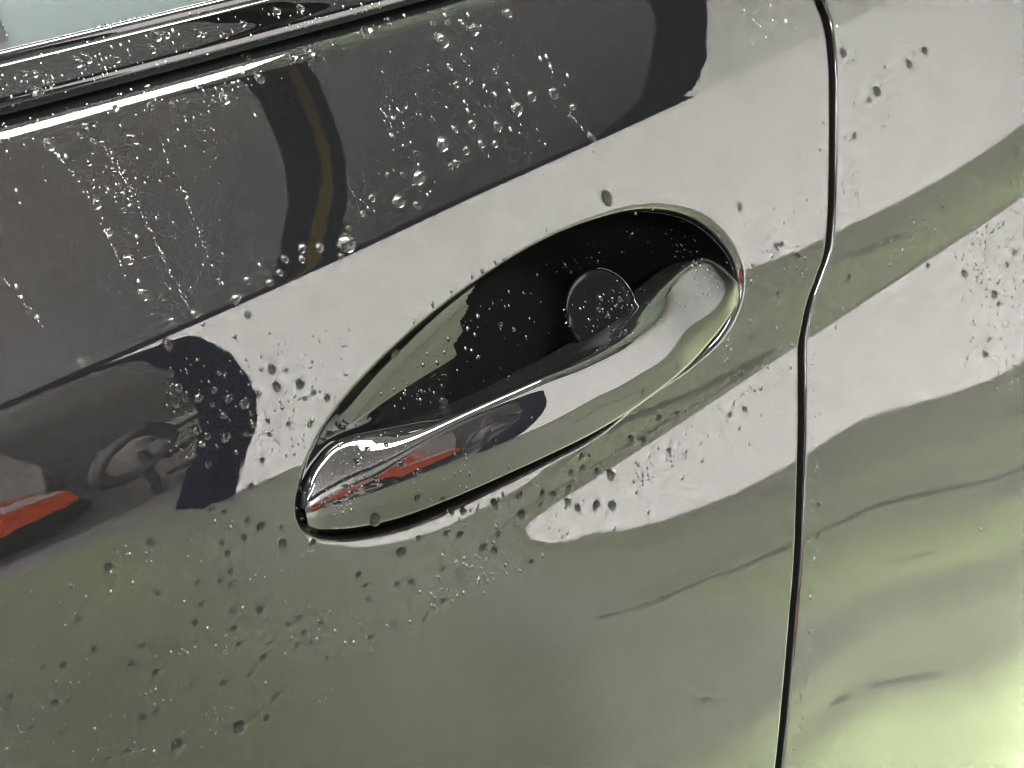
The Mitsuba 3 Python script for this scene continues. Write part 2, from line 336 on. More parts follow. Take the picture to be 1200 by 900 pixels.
# added black sheet that stops light, 3 mm behind the painted one
def light_block(side):
    xs, zs = np.arange(-.34, .78, .004), np.concatenate([np.arange(.30, 1.016, .004), [1.0165]])
    X, Z = np.meshgrid(xs, zs, indexing="ij")
    Z = warp(X, Z)
    v = np.stack([X, -H0.ev(X, np.clip(Z, .16, 1.0395)) + .003, Z], -1).reshape(-1, 3)
    i = np.arange(X.size).reshape(X.shape)
    f = np.stack([i[:-1, :-1], i[1:, :-1], i[1:, 1:], i[:-1, 1:]], -1).reshape(-1, 4)
    f = np.vstack([f[:, [0, 1, 2]], f[:, [0, 2, 3]]]); c = v[f].mean(1)
    keep = (c[:, 0] - gap_mid(c[:, 2])) * side > GW + .0045
    if side < 0:
        keep &= ~shapely.contains_xy(RIMP.buffer(.0075), c[:, 0], c[:, 2])
    return v, f[keep]
put("car__front_door__light_block", light_block(-1), "matte_black")
put("car__rear_door__light_block", light_block(1), "matte_black")

# rubber seal down in the gap
z = np.arange(.30, 1.03, .004); gx = gap_mid(z)
gy = -H0.ev(gx, np.clip(z, .16, 1.03))
ang = np.linspace(-math.pi * .98, math.pi * .0 - .02, 14)
S = np.stack([np.stack([gx + .0006 + .0036 * math.cos(a), gy + .0165 + .0062 * math.sin(a), z], -1) for a in ang], 1)
v, f, n = grid_mesh(S); put("car__door_seal", (v, f), "matte_black", normals=n)
put("car__door_seal__backing", (np.concatenate([np.stack([gx - .012, gy + .0245, z], -1), np.stack([gx + .012, gy + .0245, z], -1)]), np.array([(i, i + 1, len(z) + i + 1, len(z) + i) for i in range(len(z) - 1)])), "matte_black")

# ------------------------------------------------------------------ belt trim and window
def chaikin(p, k=3):
    for _ in range(k):
        q = [p[0]]
        for a, b in zip(p[:-1], p[1:]):
            q += [a * .75 + b * .25, a * .25 + b * .75]
        p = np.array(q + [p[-1]])
    return p
def extrude_x(profile, x0, x1, n=420, k=3):
    """profile (o, z) along the car, o = outwards from y = 0."""
    p = chaikin(np.array(profile, float), k)
    xs = np.linspace(x0, x1, n)
    dh = -(xs ** 2) / (2 * BARREL)
    return grid_mesh(np.stack([np.stack([np.full(len(p), x), -(p[:, 0] + d), p[:, 1] + belt(x)], -1) for x, d in zip(xs, dh)], 0))
OT = float(H0.ev(0.0, ZTOP))                   # the door's outer skin at its top
def P_(*pts):
    return [(OT + a / 1000, ZTOP + b / 1000) for a, b in pts]
for key, prof, mat in [
    ("car__belt_trim", P_((-12, 9), (-2, 9), (-.6, 9.2), (-.4, 10.2), (-1.05, 12.6), (-2.3, 15.5), (-3.7, 18.3), (-4.3, 19.4), (-5.0, 19.8), (-6.2, 19.6), (-6.6, 18)), "gloss_black"),
    ("car__belt_trim__bead", P_((-6.5, 17), (-6.5, 20.6), (-6.9, 21.9), (-7.8, 22.4), (-9.2, 22.2), (-9.8, 20.5), (-9.8, 18)), "gloss_black"),
]:
    v, f, n = extrude_x(prof, -.36, .25); put(key, (v, f), mat, normals=n)
put("car__belt_trim__shadow_gap", (lambda m: (m[0], m[1]))(extrude_x(P_((-14, -6), (-14, 22)), -.36, .25, 2, 0)), "satin_black")
v, f, n = extrude_x(P_((-10, 14), (-10.5, 22), (-35, 80), (-95, 200)), -.36, .25, 20, 1)
scene["pane_glass"] = {"type": "thindielectric", "int_ior": 1.5}
put("car__window_pane", (v, f), "pane_glass", normals=n)
scene["pale_fabric"] = two({"type": "diffuse", "reflectance": {"type": "rgb", "value": (0.022, 0.0275, 0.0265)}})
v, f, n = extrude_x(P_((-16, 5), (-18, 20), (-48, 80), (-110, 200)), -.36, .25, 20, 1)
put("car__window_pane__inner_trim", (v, f), "pale_fabric", normals=n)

v, f, n = extrude_x(P_((-14.2, 22.5), (-16, 28), (-45, 80), (-108, 200)), -.36, -.128, 30, 1)
scene["dim_fabric"] = two({"type": "diffuse", "reflectance": {"type": "rgb", "value": (0.0062, 0.0075, 0.0076)}})
put("car__window_pane__pillar_trim", (v, f), "dim_fabric", normals=n)

# ------------------------------------------------------------------ handle: recess, grip, lock cover
def smooth01(t):
    t = np.clip(t, 0, 1)
    return t * t * (3 - 2 * t)
def recess():
    st = .001
    gx, gz = np.arange(rim[:, 0].min() - .004, rim[:, 0].max() + .004, st), np.arange(rim[:, 1].min() - .040, rim[:, 1].max() + .004, st)
    XX, ZZ = np.meshgrid(gx, gz, indexing="ij")
    ins = shapely.contains_xy(shapely.union_all([RIMP] + [shapely.affinity.translate(RIMP, 0, -d) for d in np.arange(.004, .033, .004)]), XX, ZZ)
    idx = -np.ones(ins.shape, int); idx[ins] = np.arange(ins.sum())
    A = sparse.lil_matrix((ins.sum(), ins.sum()))
    for i, j in zip(*np.nonzero(ins)):
        r = idx[i, j]; A[r, r] = 4.0
        for di, dj in ((1, 0), (-1, 0), (0, 1), (0, -1)):
            q = idx[i + di, j + dj]
            if q >= 0:
                A[r, q] = -1.0
    sol = spsolve(A.tocsc(), np.ones(ins.sum()) * st * st)
    U = np.zeros(ins.shape); U[ins] = sol / sol.max()
    U = RectBivariateSpline(gx, gz, gaussian_filter(U, 1.2), kx=3, ky=3)
    ts = np.concatenate([[0, .008, .02, .035, .055, .08], np.linspace(.11, 1, 40)])
    ax = np.clip(rim[:, 0], -.055, .10)
    foot = np.stack([ax * .8 + .004, .897 + ax * .0], 1)
    o_rim = H(rim[:, 0], rim[:, 1], -1)
    rows = []
    for t in ts:
        xz = rim + (foot - rim) * t
        u = np.clip(U.ev(xz[:, 0], xz[:, 1]), 0, 1) * min(t / .03, 1)
        g = np.clip(1 - (1 - u) ** 5, 0, 1) ** .75
        deep = .0050 + .027 * smooth01((xz[:, 0] - .0) / .09)
        base = o_rim * (1 - g) + (-.128 * (xz[:, 1] - .9) + .6 * (xz[:, 1] - .9) ** 2 - .002) * g
        rows.append(np.stack([xz[:, 0], -(base - deep * g), xz[:, 1]], -1))
    v, f, n = grid_mesh(np.array(rows), close_u=True)
    return (v, f, n) if n[NR * 20, 1] < 0 else flip(v, f, n)
v, f, n = recess()
_c = v[f].mean(1); _dark_refl = _c[:, 0] > -.004 + (_c[:, 2] - .94) * .6 + .0012 * np.sin(_c[:, 2] * 900)
put("car__door_handle__recess", (v, f[~_dark_refl]), "gloss_black", normals=n)
put("car__door_handle__recess_backing", (v + [0, .0025, 0], f), "matte_black")  # added unseen sheet, stops light leaking in behind the bowl
put("car__door_handle__recess_dark_reflection", (v, f[_dark_refl]), "matte_black", normals=n)  # matte black stands for the grip's dark reflection in the gloss bowl

# sections of the grip along x: back edge B, ridge T, lower edge L, each (z, o) in millimetres
GRIP = np.array([
    # x     zB   oB    zT   oT    zL   oL   back
    [-93, 896, -1.5, 894, -1, 890, -1.0, 8],
    [-90, 902, -2.5, 897, .2, 887, .2, 10],
    [-83, 909, -4.6, 899.5, 1.4, 884.2, 2.4, 13],
    [-75, 911.5, -5.6, 901.5, 2.8, 881.5, 4.5, 14],
    [-65, 909.5, -4.8, 903.3, 4.4, 879.3, 7, 15],
    [-52, 906.3, -2.2, 905.3, 6.4, 878, 9.8, 16],
    [-36, 903.6, .6, 907.2, 8.8, 877.5, 13, 16],
    [-18, 901.6, 3.2, 908, 11.2, 877, 15.6, 16],
    [0, 900.2, 4.9, 908.2, 13.5, 876.8, 18.3, 16],
    [20, 900.4, 6.2, 906.3, 15.6, 876.4, 20.2, 16],
    [40, 902.2, 6.6, 904.2, 15.4, 876.7, 20.8, 16],
    [60, 904.6, 6.0, 902.5, 13.2, 877.6, 20.0, 17],
    [72, 906.8, 4.8, 901.8, 11.2, 877.5, 18.5, 18],
    [84, 909, 3.4, 900.7, 8.6, 877.2, 15.8, 18],
    [96, 909.8, 1.4, 899.6, 5.9, 877.8, 12.9, 18],
    [110, 907.8, -1.4, 898.4, 3.2, 879.3, 9.6, 18],
    [122, 902, -3, 894.6, 1.2, 881.4, 6.4, 14],
    [130, 893, -3.2, 889.5, .6, 882.5, 2.0, 10],
    [134, 887, -3, 886, -1, 884, -.3, 6],
])
def rounded(poly, radii, seg=8):
    """Closed outline of a polygon with rounded corners: seg points per corner and four per side."""
    out = []
    m = len(poly)
    for i in range(m):
        p, a, b = poly[i], poly[i - 1], poly[(i + 1) % m]
        da, db = a - p, b - p
        la, lb = np.linalg.norm(da), np.linalg.norm(db)
        r = min(radii[i], .45 * la, .45 * lb)
        s, e = p + da / la * r, p + db / lb * r
        for t in np.linspace(0, 1, seg):
            out.append((1 - t) ** 2 * s + 2 * t * (1 - t) * p + t ** 2 * e)
        nxt = poly[(i + 1) % m]; rn = min(radii[(i + 1) % m], .45 * lb, .45 * np.linalg.norm(poly[(i + 2) % m] - nxt))
        e2 = nxt - db / lb * rn
        for t in (1 / 6, 2 / 6, 3 / 6, 4 / 6, 5 / 6):
            out.append(e + (e2 - e) * t)
    return np.array(out)
def grip():
    k = PchipInterpolator(GRIP[:, 0], GRIP[:, 1:])
    xs = np.concatenate([np.linspace(-93, -86, 20), np.linspace(-85, 120, 360), np.linspace(121, 134, 26)])
    rows = []
    fine = np.arange(-93, 134.01, .5); sm = gaussian_filter1d(k(fine), 12, axis=0, mode="nearest")
    w = np.clip(np.minimum(fine + 93, 134 - fine) / 12, 0, 1)[:, None]
    k = CubicSpline(fine, sm * w + k(fine) * (1 - w))
    for x in xs:
        zB, oB, zT, oT, zL, oL, bk = k(x)
        h = zT - zL
        L, T, B = np.array([oL, zL]), np.array([oT, zT]), np.array([oB, zB])
        M = (L + T) / 2 + [h * .055, 0]       # belly of the front face
        back = np.array([min(oB, oL) - bk, (zB + zL) / 2 + h * .3]); low = np.array([oL - bk * .8, zL + h * .12])
        poly = np.array([L, M, T, B, back, low])
        o = rounded(poly, [h * .10, h * .40, 5.0 + 6 * smooth01((x - 60) / 30) + 3 * smooth01((-x - 30) / 30), 3.0, 4.0, 4.0])
        rows.append(np.stack([np.full(len(o), x / 1000), -o[:, 0] / 1000 - H0.ev(np.full(len(o), x / 1000), np.full(len(o), .897)) * 0, o[:, 1] / 1000], -1))
    R = np.array(rows)
    v, f, n = grid_mesh(R, close_u=True)
    c0, c1 = R[0].mean(0), R[-1].mean(0); m = R.shape[1]
    o = len(v)
    caps = [(o, i, (i + 1) % m) for i in range(m)] + [(o + 1, (len(xs) - 1) * m + (i + 1) % m, (len(xs) - 1) * m + i) for i in range(m)]
    v = np.vstack([v, c0, c1]); n = np.vstack([n, [[-1, 0, 0]], [[1, 0, 0]]])
    f = np.vstack([f, caps])
    mid = v[:o].mean(0)
    i = len(xs) // 2 * m + 20
    if (n[i] * (v[i] - R[len(xs) // 2].mean(0))).sum() < 0:
        n = -n; f = f[:, ::-1]
    return v, f, n
v, f, n = grip(); put("car__door_handle__grip", (v, f), "grip_paint", normals=n)
s = trimesh.creation.icosphere(4, 1.0)
V = s.vertices * [.0163, .0026, .0160]
V = V @ trimesh.transformations.rotation_matrix(math.radians(-30), (1, 0, 0))[:3, :3].T @ trimesh.transformations.rotation_matrix(-.15, (0, 1, 0))[:3, :3].T + [.0530, .0046, .9054]
put("car__door_handle__lock_cover", trimesh.Trimesh(V, s.faces, process=False), "soft_black", smooth=True)

t = trimesh.creation.torus(1.0, .022, 64, 8); V = t.vertices[:, [0, 2, 1]] * [.0168, .0168, .0164]; V[:, 1] -= .0004
_a = np.degrees(np.arctan2(t.triangles_center[:, 1], t.triangles_center[:, 0])); t.update_faces((_a < 62) & (_a > -130))      # the seam shows only on the grip's side
V = V @ trimesh.transformations.rotation_matrix(math.radians(-30), (1, 0, 0))[:3, :3].T @ trimesh.transformations.rotation_matrix(-.15, (0, 1, 0))[:3, :3].T + [.0530, .0046, .9054]
put("car__door_handle__lock_seam", trimesh.Trimesh(V, t.faces, process=False), "gloss_black", smooth=True)

# ------------------------------------------------------------------ what stands beyond the opening, seen only mirrored
scene["orange_paint"] = two({"type": "plastic", "diffuse_reflectance": {"type": "rgb", "value": (0.62, 0.085, 0.022)}})
scene["white_lacquer"] = two({"type": "plastic", "diffuse_reflectance": {"type": "rgb", "value": (0.55, 0.52, 0.50)}})
scene["dark_parts"] = two({"type": "roughplastic", "alpha": .15, "diffuse_reflectance": {"type": "rgb", "value": 0.012}})
scene["dark_grey"] = two({"type": "diffuse", "reflectance": {"type": "rgb", "value": 0.10}})
scene["silver"] = two({"type": "roughconductor", "material": "Al", "alpha": .25})
def side_slab(key, poly, y0, y1, mat):
    put(key, slab([(x, z - .65) for x, z in poly], y0, y1), mat)
NX = 1.38
def car_at(key, paint, nose, y0, label):
    X = lambda pts: [(nose - a, z) for a, z in pts]
    arch = lambda cx, a0, a1: [(cx - .36 * math.cos(t), .33 + .36 * math.sin(t)) for t in np.linspace(a0, a1, 14)]
    low = [(.02, .28), (.0, .45), (.03, .60), (.16, .73), (.5, .84), (1.15, .95), (2.0, .97), (3.5, .99), (4.15, .96), (4.25, .75), (4.25, .28)] + [(c, z) for c, z in arch(3.45, math.pi, 0)][::-1][::1]
    low = [(.05, .30), (.0, .45), (.03, .60), (.16, .73), (.5, .84), (1.15, .95), (2.0, .97), (3.5, .99), (4.15, .96), (4.25, .75), (4.22, .30)] + [(3.45 + .36 * math.cos(t), .30 + .36 * math.sin(t)) for t in np.linspace(0, math.pi, 14)] + [(.85 + .36 * math.cos(t), .30 + .36 * math.sin(t)) for t in np.linspace(0, math.pi, 14)]
    side_slab(key + "__body", X(low), y0, y0 - 1.75, paint)
    side_slab(key + "__glasshouse", X([(1.2, .95), (1.95, 1.36), (3.2, 1.39), (4.05, .98)]), y0 - .12, y0 - 1.63, "dark_parts")
    side_slab(key + "__roof", X([(1.85, 1.33), (1.98, 1.39), (3.2, 1.42), (3.4, 1.34), (3.2, 1.36), (1.98, 1.34)]), y0 - .11, y0 - 1.64, paint)
    side_slab(key + "__bumper", X([(.03, .18), (-.03, .24), (-.03, .36), (.0, .42), (.48, .36), (.48, .18)]), y0 + .015, y0 - 1.765, "dark_parts")
    side_slab(key + "__sill", X([(1.24, .18), (1.24, .33), (3.06, .33), (3.06, .18)]), y0 + .012, y0 - 1.762, "dark_parts")
    side_slab(key + "__headlight", X([(.05, .60), (.14, .71), (.62, .80), (.40, .68)]), y0 + .008, y0 - .2, "white_lacquer")
    for i, a in enumerate((.85, 3.45)):
        w = trimesh.creation.cylinder(.31, .2, sections=28); w.apply_transform(trimesh.transformations.rotation_matrix(math.pi / 2, (1, 0, 0))); w.apply_translation((nose - a, y0 - .11, .31 - .65))
        put(f"{key}__wheel" + ("" if i == 0 else "_001"), w, "dark_parts")
        parts = []
        for k in range(5):
            sp = trimesh.creation.box((.2, .03, .05)); sp.apply_translation((.1, 0, 0)); sp.apply_transform(trimesh.transformations.rotation_matrix(k * 2 * math.pi / 5, (0, 1, 0))); parts.append(sp)
        ring = trimesh.creation.annulus(.19, .22, .03, sections=28); ring.apply_transform(trimesh.transformations.rotation_matrix(math.pi / 2, (1, 0, 0))); parts.append(ring)
        sp = trimesh.util.concatenate(parts); sp.apply_translation((nose - a, y0 + .0, .31 - .65))
        put(f"{key}__wheel" + ("" if i == 0 else "_001") + "__rim", sp, "silver")
    labels[key] = {"label": label, "category": "car"}
car_at("parked_car", "orange_paint", NX, -4.4, "orange car parked on the lower deck, seen only as a reflection")
# white van behind it
side_slab("parked_van__body", [(1.75, .3), (1.78, .75), (1.6, 1.05), (1.0, 1.72), (-3.2, 1.75), (-3.2, .3)], -5.9, -7.6 + 1.05, "white_lacquer")
side_slab("parked_van__side_window", [(1.32, 1.08), (.98, 1.5), (.35, 1.5), (.35, 1.08)], -5.892, -5.91, "dark_parts")
labels["parked_van"] = {"label": "white van behind the orange car, seen only as a reflection", "category": "van"}
# hose reel on a stand beyond the opening
t = trimesh.creation.torus(.26, .06, 36, 12); t.apply_transform(trimesh.transformations.rotation_matrix(math.pi / 2, (1, 0, 0))); t.apply_transform(trimesh.transformations.scale_matrix(.6, (0, 0, 0), (1, 0, 0))); t.apply_transform(trimesh.transformations.rotation_matrix(.35, (0, 1, 0)))
t.apply_translation((1.72, -4.6, -.02)); put("hose_reel__coil", t, "dark_grey")
legs = [trimesh.creation.cylinder(.028, segment=[a, b], sections=10) for a, b in (((1.76, -4.6, .0), (1.78, -4.6, -.65)), ((1.80, -4.6, .08), (2.45, -4.6, .22)), ((1.86, -4.6, -.22), (2.1, -4.6, -.08)), ((2.1, -4.6, -.08), (2.5, -4.6, -.02)), ((1.85, -4.62, -.45), (2.5, -4.62, -.36)))]
put("hose_reel__stand", trimesh.util.concatenate(legs), "dark_grey")
labels["hose_reel"] = {"label": "dark hose reel on a pipe stand, seen only as a reflection", "category": "hose reel"}
put("storage_box", box(1.95, 2.75, -5.6, -5.1, -.65, .05), "white_lacquer", label="pale storage box beyond the opening, seen only as a reflection", category="box")

# ------------------------------------------------------------------ water on the car
# where beads sit: places read off the photograph (its pixels), put on the surface under them
_S = [scene[k]["filename"] for k in scene if k.startswith(("car__door_handle__", "car__belt_trim", "car__window_pane")) and not k.endswith(("shadow_gap", "inner_trim", "backing"))]
_sv = np.vstack([meshkit.WRITTEN[p][0] for p in _S]).astype(float)
_sn = np.vstack([meshkit.WRITTEN[p][2] if meshkit.WRITTEN[p][2] is not None else np.zeros_like(meshkit.WRITTEN[p][0]) for p in _S])
_c = (_sv - CAM) @ AX
_sn = np.where(((_sn * (_sv - CAM)).sum(1) > 0)[:, None], -_sn, _sn)
_keep = (_c[:, 2] > .1) & (np.linalg.norm(_sn, axis=1) > .5)
_sv, _sn, _c = _sv[_keep], _sn[_keep], _c[_keep]
_spx = _c[:, :2] / _c[:, 2:] * FOC + [600, 450]
_spt = cKDTree(_spx)
def place(px, py):
    """(point, normal) of the car under a pixel of the photograph, or None in a gap."""
    q = on_flank(np.array([px]), np.array([py]))[0]
    best = None
    ids = _spt.query_ball_point((px, py), 4.0)
    if ids:
        ids = np.array(ids); d = _c[ids, 2]
        near = ids[d < d.min() + .004]
        k = near[np.argmin(((_spx[near] - [px, py]) ** 2).sum(1))]
        best = _sv[k], _sn[k] / np.linalg.norm(_sn[k]), _c[k, 2]
    x, z = q[0], q[2]
    g = gap_mid(z)
    side = -1 if x < g else 1
    ok = abs(x - g) > GW + .0006 and z < ZTOP + float(belt(x)) + RTOP * .9
    if ok and side < 0 and RIMP.contains(Point(x, z)):
        ok = False
    if ok and (best is None or best[2] > (q - CAM) @ AX[:, :] @ [0, 0, 1.0] + .001):
        for _ in range(6):
            o = float(H(np.array([x]), np.array([z]), side)[0]); d = pix_ray(px, py)
            q = CAM + d * ((-o - CAM[1]) / d[1]); x, z = q[0], q[2]
        p, n = flank_points(np.array([x]), np.array([z]), side)
        if not np.isfinite(n).all():
            return None
        return p[0], n[0]
    return None if best is None else best[:2]

def bead_mesh(rings, seg, tall, sag, wob, seed):
    """A drop lying on z = 0, unit radius, sagging towards -y, its rim just under the surface."""
    r = np.random.default_rng(seed); ph = r.uniform(0, 6.28, 3)
    P = []
    th = math.radians(64); R = 1 / math.sin(th); cap = tall < 0
    for t in np.concatenate([[1.15 if cap else 1.03], np.linspace(1, 0, rings + 1)[:-1] ** .6, [1e-4]]):
        a = np.linspace(0, 2 * math.pi, seg, endpoint=False)
        rad = t * (1 + wob * (np.sin(2 * a + ph[0]) * .6 + np.sin(3 * a + ph[1]) * .4))
        x, y = rad * np.cos(a), rad * np.sin(a)
        hgt = tall * np.sqrt(max(1 - t * t, 0)) * (1 - sag * y) if t <= 1 else np.full(seg, -.10)
        if cap:                               # a flat cap that meets the paint at 42 degrees
            hgt = np.full(seg, (math.sqrt(R * R - t * t) - R * math.cos(th)) if t <= 1 else -(t - 1) * math.tan(th)) * -tall
        P.append(np.stack([x * (1 + .25 * sag * -y), y, hgt], -1))
    v, f, n = grid_mesh(np.array(P), close_u=True)
    if n[len(n) // 2, 2] < 0:
        v, f, n = flip(v, f, n)
    return v, f, n
BIG = [bead_mesh(9, 26, h, s, w, i) for i, (h, s, w) in enumerate(((.85, .25, .10), (.95, .32, .16), (.78, .15, .22), (.9, .42, .12)))]
FINE = [bead_mesh(5, 14, h, .2, .12, 10 + i) for i, h in enumerate((-1.0, -1.15))]
BIGF = [meshkit.write_ply((v, f), normals=n) for v, f, n in BIG]
def frame(p, n, r, stretch, lean):
    down = np.array([.30 + lean, 0, -1.0]); down -= n * (down @ n); down /= np.linalg.norm(down)
    y = -down; x = np.cross(y, n)
    M = np.eye(4); M[:3, 0] = x * r / math.sqrt(stretch); M[:3, 1] = y * r * math.sqrt(stretch); M[:3, 2] = n * r * .92; M[:3, 3] = p
    return M

# (x, y, radius in pixels); a fourth value stretches the drop downwards
LISTED = [
 # upper door panel
 (58,169,6),(154,162,6,1.8),(263,115,5.5),(113,237,6),(125,271,5),(149,303,6.5),(167,344,6.5),(190,348,4),(109,217,3),(104,190,3),(110,165,3),(100,147,3.5),(135,127,3.5),(135,292,3),(171,303,3),(144,246,3),(140,217,3),(132,198,3),(94,158,3),(227,367,5),(179,369,3),(275,349,6),(290,369,4),(289,328,4.5),(315,331,5),(327,319,4),(333,303,4.5),(353,290,5),(353,303,4),(374,290,5),(404,284,10),(399,300,4,1.8),(408,267,3),(424,250,3.5),(435,232,4.5),(465,235,7.5),(487,240,5),(489,207,8),(471,204,3),(453,204,3),(487,179,3),(218,117,3),(202,122,3),(231,101,2.5),(304,92,5),(344,67,4),(363,62,4.5),(430,37,6),(177,124,4),(165,154,3),(85,202,3),(69,183,2.5),(77,183,2.5),(19,335,2.5),(25,348,2.5),(32,367,3),(44,371,2.5),(162,329,2.5),(152,275,3),(160,277,2.5),(261,332,2),(304,310,2),(458,158,2),(299,135,2),(19,223,2),
 (594,15,5),(554,35,7),(517,47,8),(542,67,4,1.7),(526,78,4),(534,99,4),(548,95,4),(579,83,3),(644,76,3),(622,112,6),(647,110,7),(604,128,8),(582,148,6,1.6),(552,145,5),(532,151,4),(517,168,8),(563,168,4.5),(579,168,4),(545,176,4.5),(527,195,4),(534,191,4),(692,160,4.5,2.2),(695,177,2),(711,232,7,1.9),(670,125,3.5),(667,137,3),(598,151,2.5),(580,110,2.5),(597,106,2),(508,27,3),(525,26,3),(540,25,3),(548,17,2.5),(521,17,2.5),(454,23,3),(473,17,2.5),(500,3,4),(460,138,2),(544,119,2),(548,129,2.5),(567,100,2),(633,68,2.5),(640,66,2.5),(645,78,2.5),(665,88,2),
 # rear part and rear door
 (921,25,2.5),(988,62,4,1.7),(982,32,2.5),(1027,107,5,1.5),(1065,75,4,1.7),(1083,59,4),(1037,77,2.5),(1018,117,3),(1001,159,3,1.7),(961,175,2.5),(965,142,2.5),(867,242,4,2),(934,302,4.5,2),(916,286,3),(909,287,3),(905,300,2.5),(1105,245,3,2.2),(1192,180,3),(1097,270,2.5),(995,325,3.5),(1130,320,4,1.8),(1165,345,4),(1170,356,3),(1180,310,3),(1154,415,4),(1159,397,3),(1087,311,3),(979,383,2.5),(881,330,2.5),(912,345,3,2),(881,395,3),(911,385,2.5),(1150,330,2.5),(1188,296,3),(1175,262,2.5),(1140,285,2.5),(1120,300,2.5),(855,486,3),(872,479,3),(860,472,2.5),(892,455,2.5),(900,430,2.5),(915,410,2.5),(957,525,2),(958,548,2.5),(960,592,3),(957,628,3),(955,655,2.5),(950,700,2.5),(949,740,2),(1150,620,2),(878,520,2),
 # around and below the handle
 (715,556,5,1.7),(717,592,5),(699,590,4),(677,595,4),(665,588,4,1.7),(666,573,4),(612,603,5,1.9),(609,581,4),(635,578,4),(633,592,3),(579,590,5),(567,642,5),(579,645,4),(471,648,6,1.3),(483,683,4,1.5),(539,627,4),(523,625,3),(490,631,3),(519,650,2.5),(519,667,3),(623,659,3),(610,669,2.5),(593,662,2.5),(562,679,2.5),(544,695,2.5),(519,704,3),(465,685,3),(493,694,2.5),(510,711,2.5),(498,725,3),(481,729,2.5),(463,732,3),(454,734,2.5),(583,627,3),(582,617,2.5),(746,577,2.5),(669,554,4),(699,553,4,1.5),(648,579,3),(682,549,4),(681,535,4),(691,535,3),(740,516,5,1.9),(754,517,4.5),(772,490,4),(794,486,4.5,1.6),(784,528,3),(564,643,3),(366,636,4),(332,638,6,1.6),(542,599,4),(529,599,4),(697,595,3),(720,620,2.5),(760,600,2.5),(800,560,2.5),(823,540,2.5),
 # white field left of the handle and dark field at left
 (196,404,6,1.5),(200,375,4),(95,424,5),(109,439,3),(146,432,4,1.8),(238,380,2.5),(275,395,2.5),(318,432,5,1.5),(324,453,5,1.4),(351,450,5),(306,433,2.5),(335,434,3),(357,467,3),(367,460,3),(383,466,4),(363,497,4),(338,497,3,1.8),(331,478,2.5),(314,493,3),(316,509,3),(285,473,6),(267,467,5),(250,457,4),(232,466,5),(208,454,5),(205,474,4),(230,504,5),(263,512,6),(242,511,4),(261,487,4),(248,474,3),(216,468,3),(235,520,4),(296,498,4),(294,484,3),(288,509,3),(284,543,3),(277,530,2.5),(243,544,4),(307,539,3),(200,437,4,1.5),(218,484,3),(256,437,3),(302,462,3.5),(249,596,4),(263,600,3),(294,570,4),(306,618,5,1.3),(329,618,3),(177,637,4.5),(128,666,5,1.4),(216,613,3),(271,618,2.5),(286,630,3.5),(267,649,3.5),(260,636,3),(290,610,3),(253,611,2.5),(318,565,3),
 # lower door at left
 (270,670,3),(232,683,3),(258,681,3),(272,685,4),(153,650,2.5),(156,683,2.5),(186,696,3),(131,694,2.5),(86,688,3),(420,674,4,1.4),(429,686,3),(432,702,3),(274,718,4,1.8),(305,715,4,1.5),(285,713,2.5),(236,709,3),(229,730,4,1.6),(274,738,4,1.7),(217,706,2.5),(244,737,2.5),(280,755,3),(317,755,3),(309,771,4),(348,756,3),(362,754,3),(357,742,3.5),(338,732,3),(351,724,3),(376,730,3),(393,740,2.5),(405,754,2.5),(415,753,2.5),(435,747,3),(383,772,3),(92,727,3.5),(167,758,3.5),(154,779,3),(111,762,4,1.9),(75,780,4,1.5),(51,783,3),(12,817,4,1.8),(9,831,3,1.5),(82,821,3,1.6),(65,825,4,1.7),(183,789,4),(225,802,4),(262,801,4),(293,791,3),(323,817,4.5),(313,842,4),(281,852,7),(208,874,7),(167,843,5,1.8),(183,835,3.5),(238,830,3),(152,879,4),(129,888,3),(181,881,2.5),(37,853,3),(72,859,3),(112,855,2.5),(312,801,2.5),
 # on the handle, in its recess and hanging from the recess's upper edge
 (518,472,7,1.3),(462,413,5),(440,608,6),(462,566,4),(489,584,4),(491,555,4),(518,584,3),(440,560,3),(418,540,3.5),(432,528,3),(470,545,3),(405,570,3),(400,590,3),(412,600,2.5),(452,520,2.5),(830,318,2.5),(812,312,2.5),(775,330,3),(752,340,3),(760,355,3),(725,350,3.5),(702,350,3.5),(700,363,3),(712,368,3),(735,345,2.5),(690,375,2.5),(660,310,4),(668,318,3),(740,275,2.5),(585,380,3),(600,385,3),(547,385,3),(560,372,3),(556,393,2.5),(545,408,2.5),(553,410,2.5),(527,398,2.5),(497,428,2.5),(474,463,2.5),(492,470,2.5),(512,425,2.5),(560,418,2.5),
 (553,324,2.5,1.6),(565,317,3,1.5),(580,307,2.5,1.6),(590,303,2),(507,357,3,1.7),(485,377,2.5),(529,341,2.5),(640,270,2),(745,250,2),(764,246,2),(800,262,2),(842,277,2.5),
 # door top and belt trim
 (57,98,4),(45,108,6,.6),(48,70,4.5),(90,72,5,1.7),(103,67,5,1.8),(69,69,3),(135,69,3.5),(135,89,3),(112,50,5),(129,47,5),(149,45,3.5),(181,43,5.5,1.8),(194,41,4),(230,38,4),(237,40,3),(240,18,3.5),(203,36,2.5),(176,58,4,1.7),(28,85,3.5),(42,86,3.5),(20,135,6,.5),(44,127,3.5),(72,126,4),(93,117,3),(112,114,3),(135,104,4),(153,103,4.5,.7),(180,97,4),(233,75,4,.7),(251,73,3),(245,73,3),(290,67,4.5),(313,57,3),(322,47,3),(350,45,4.5,.6),(365,38,4,.6),(378,37,3),(386,34,4,.6),(401,30,4.5,.7),(452,13,4,.7),(459,18,3.5),(488,4,3),(475,7,3),(310,45,2.5),(325,13,4),(353,8,4),(283,28,3.5),(262,42,3),
]
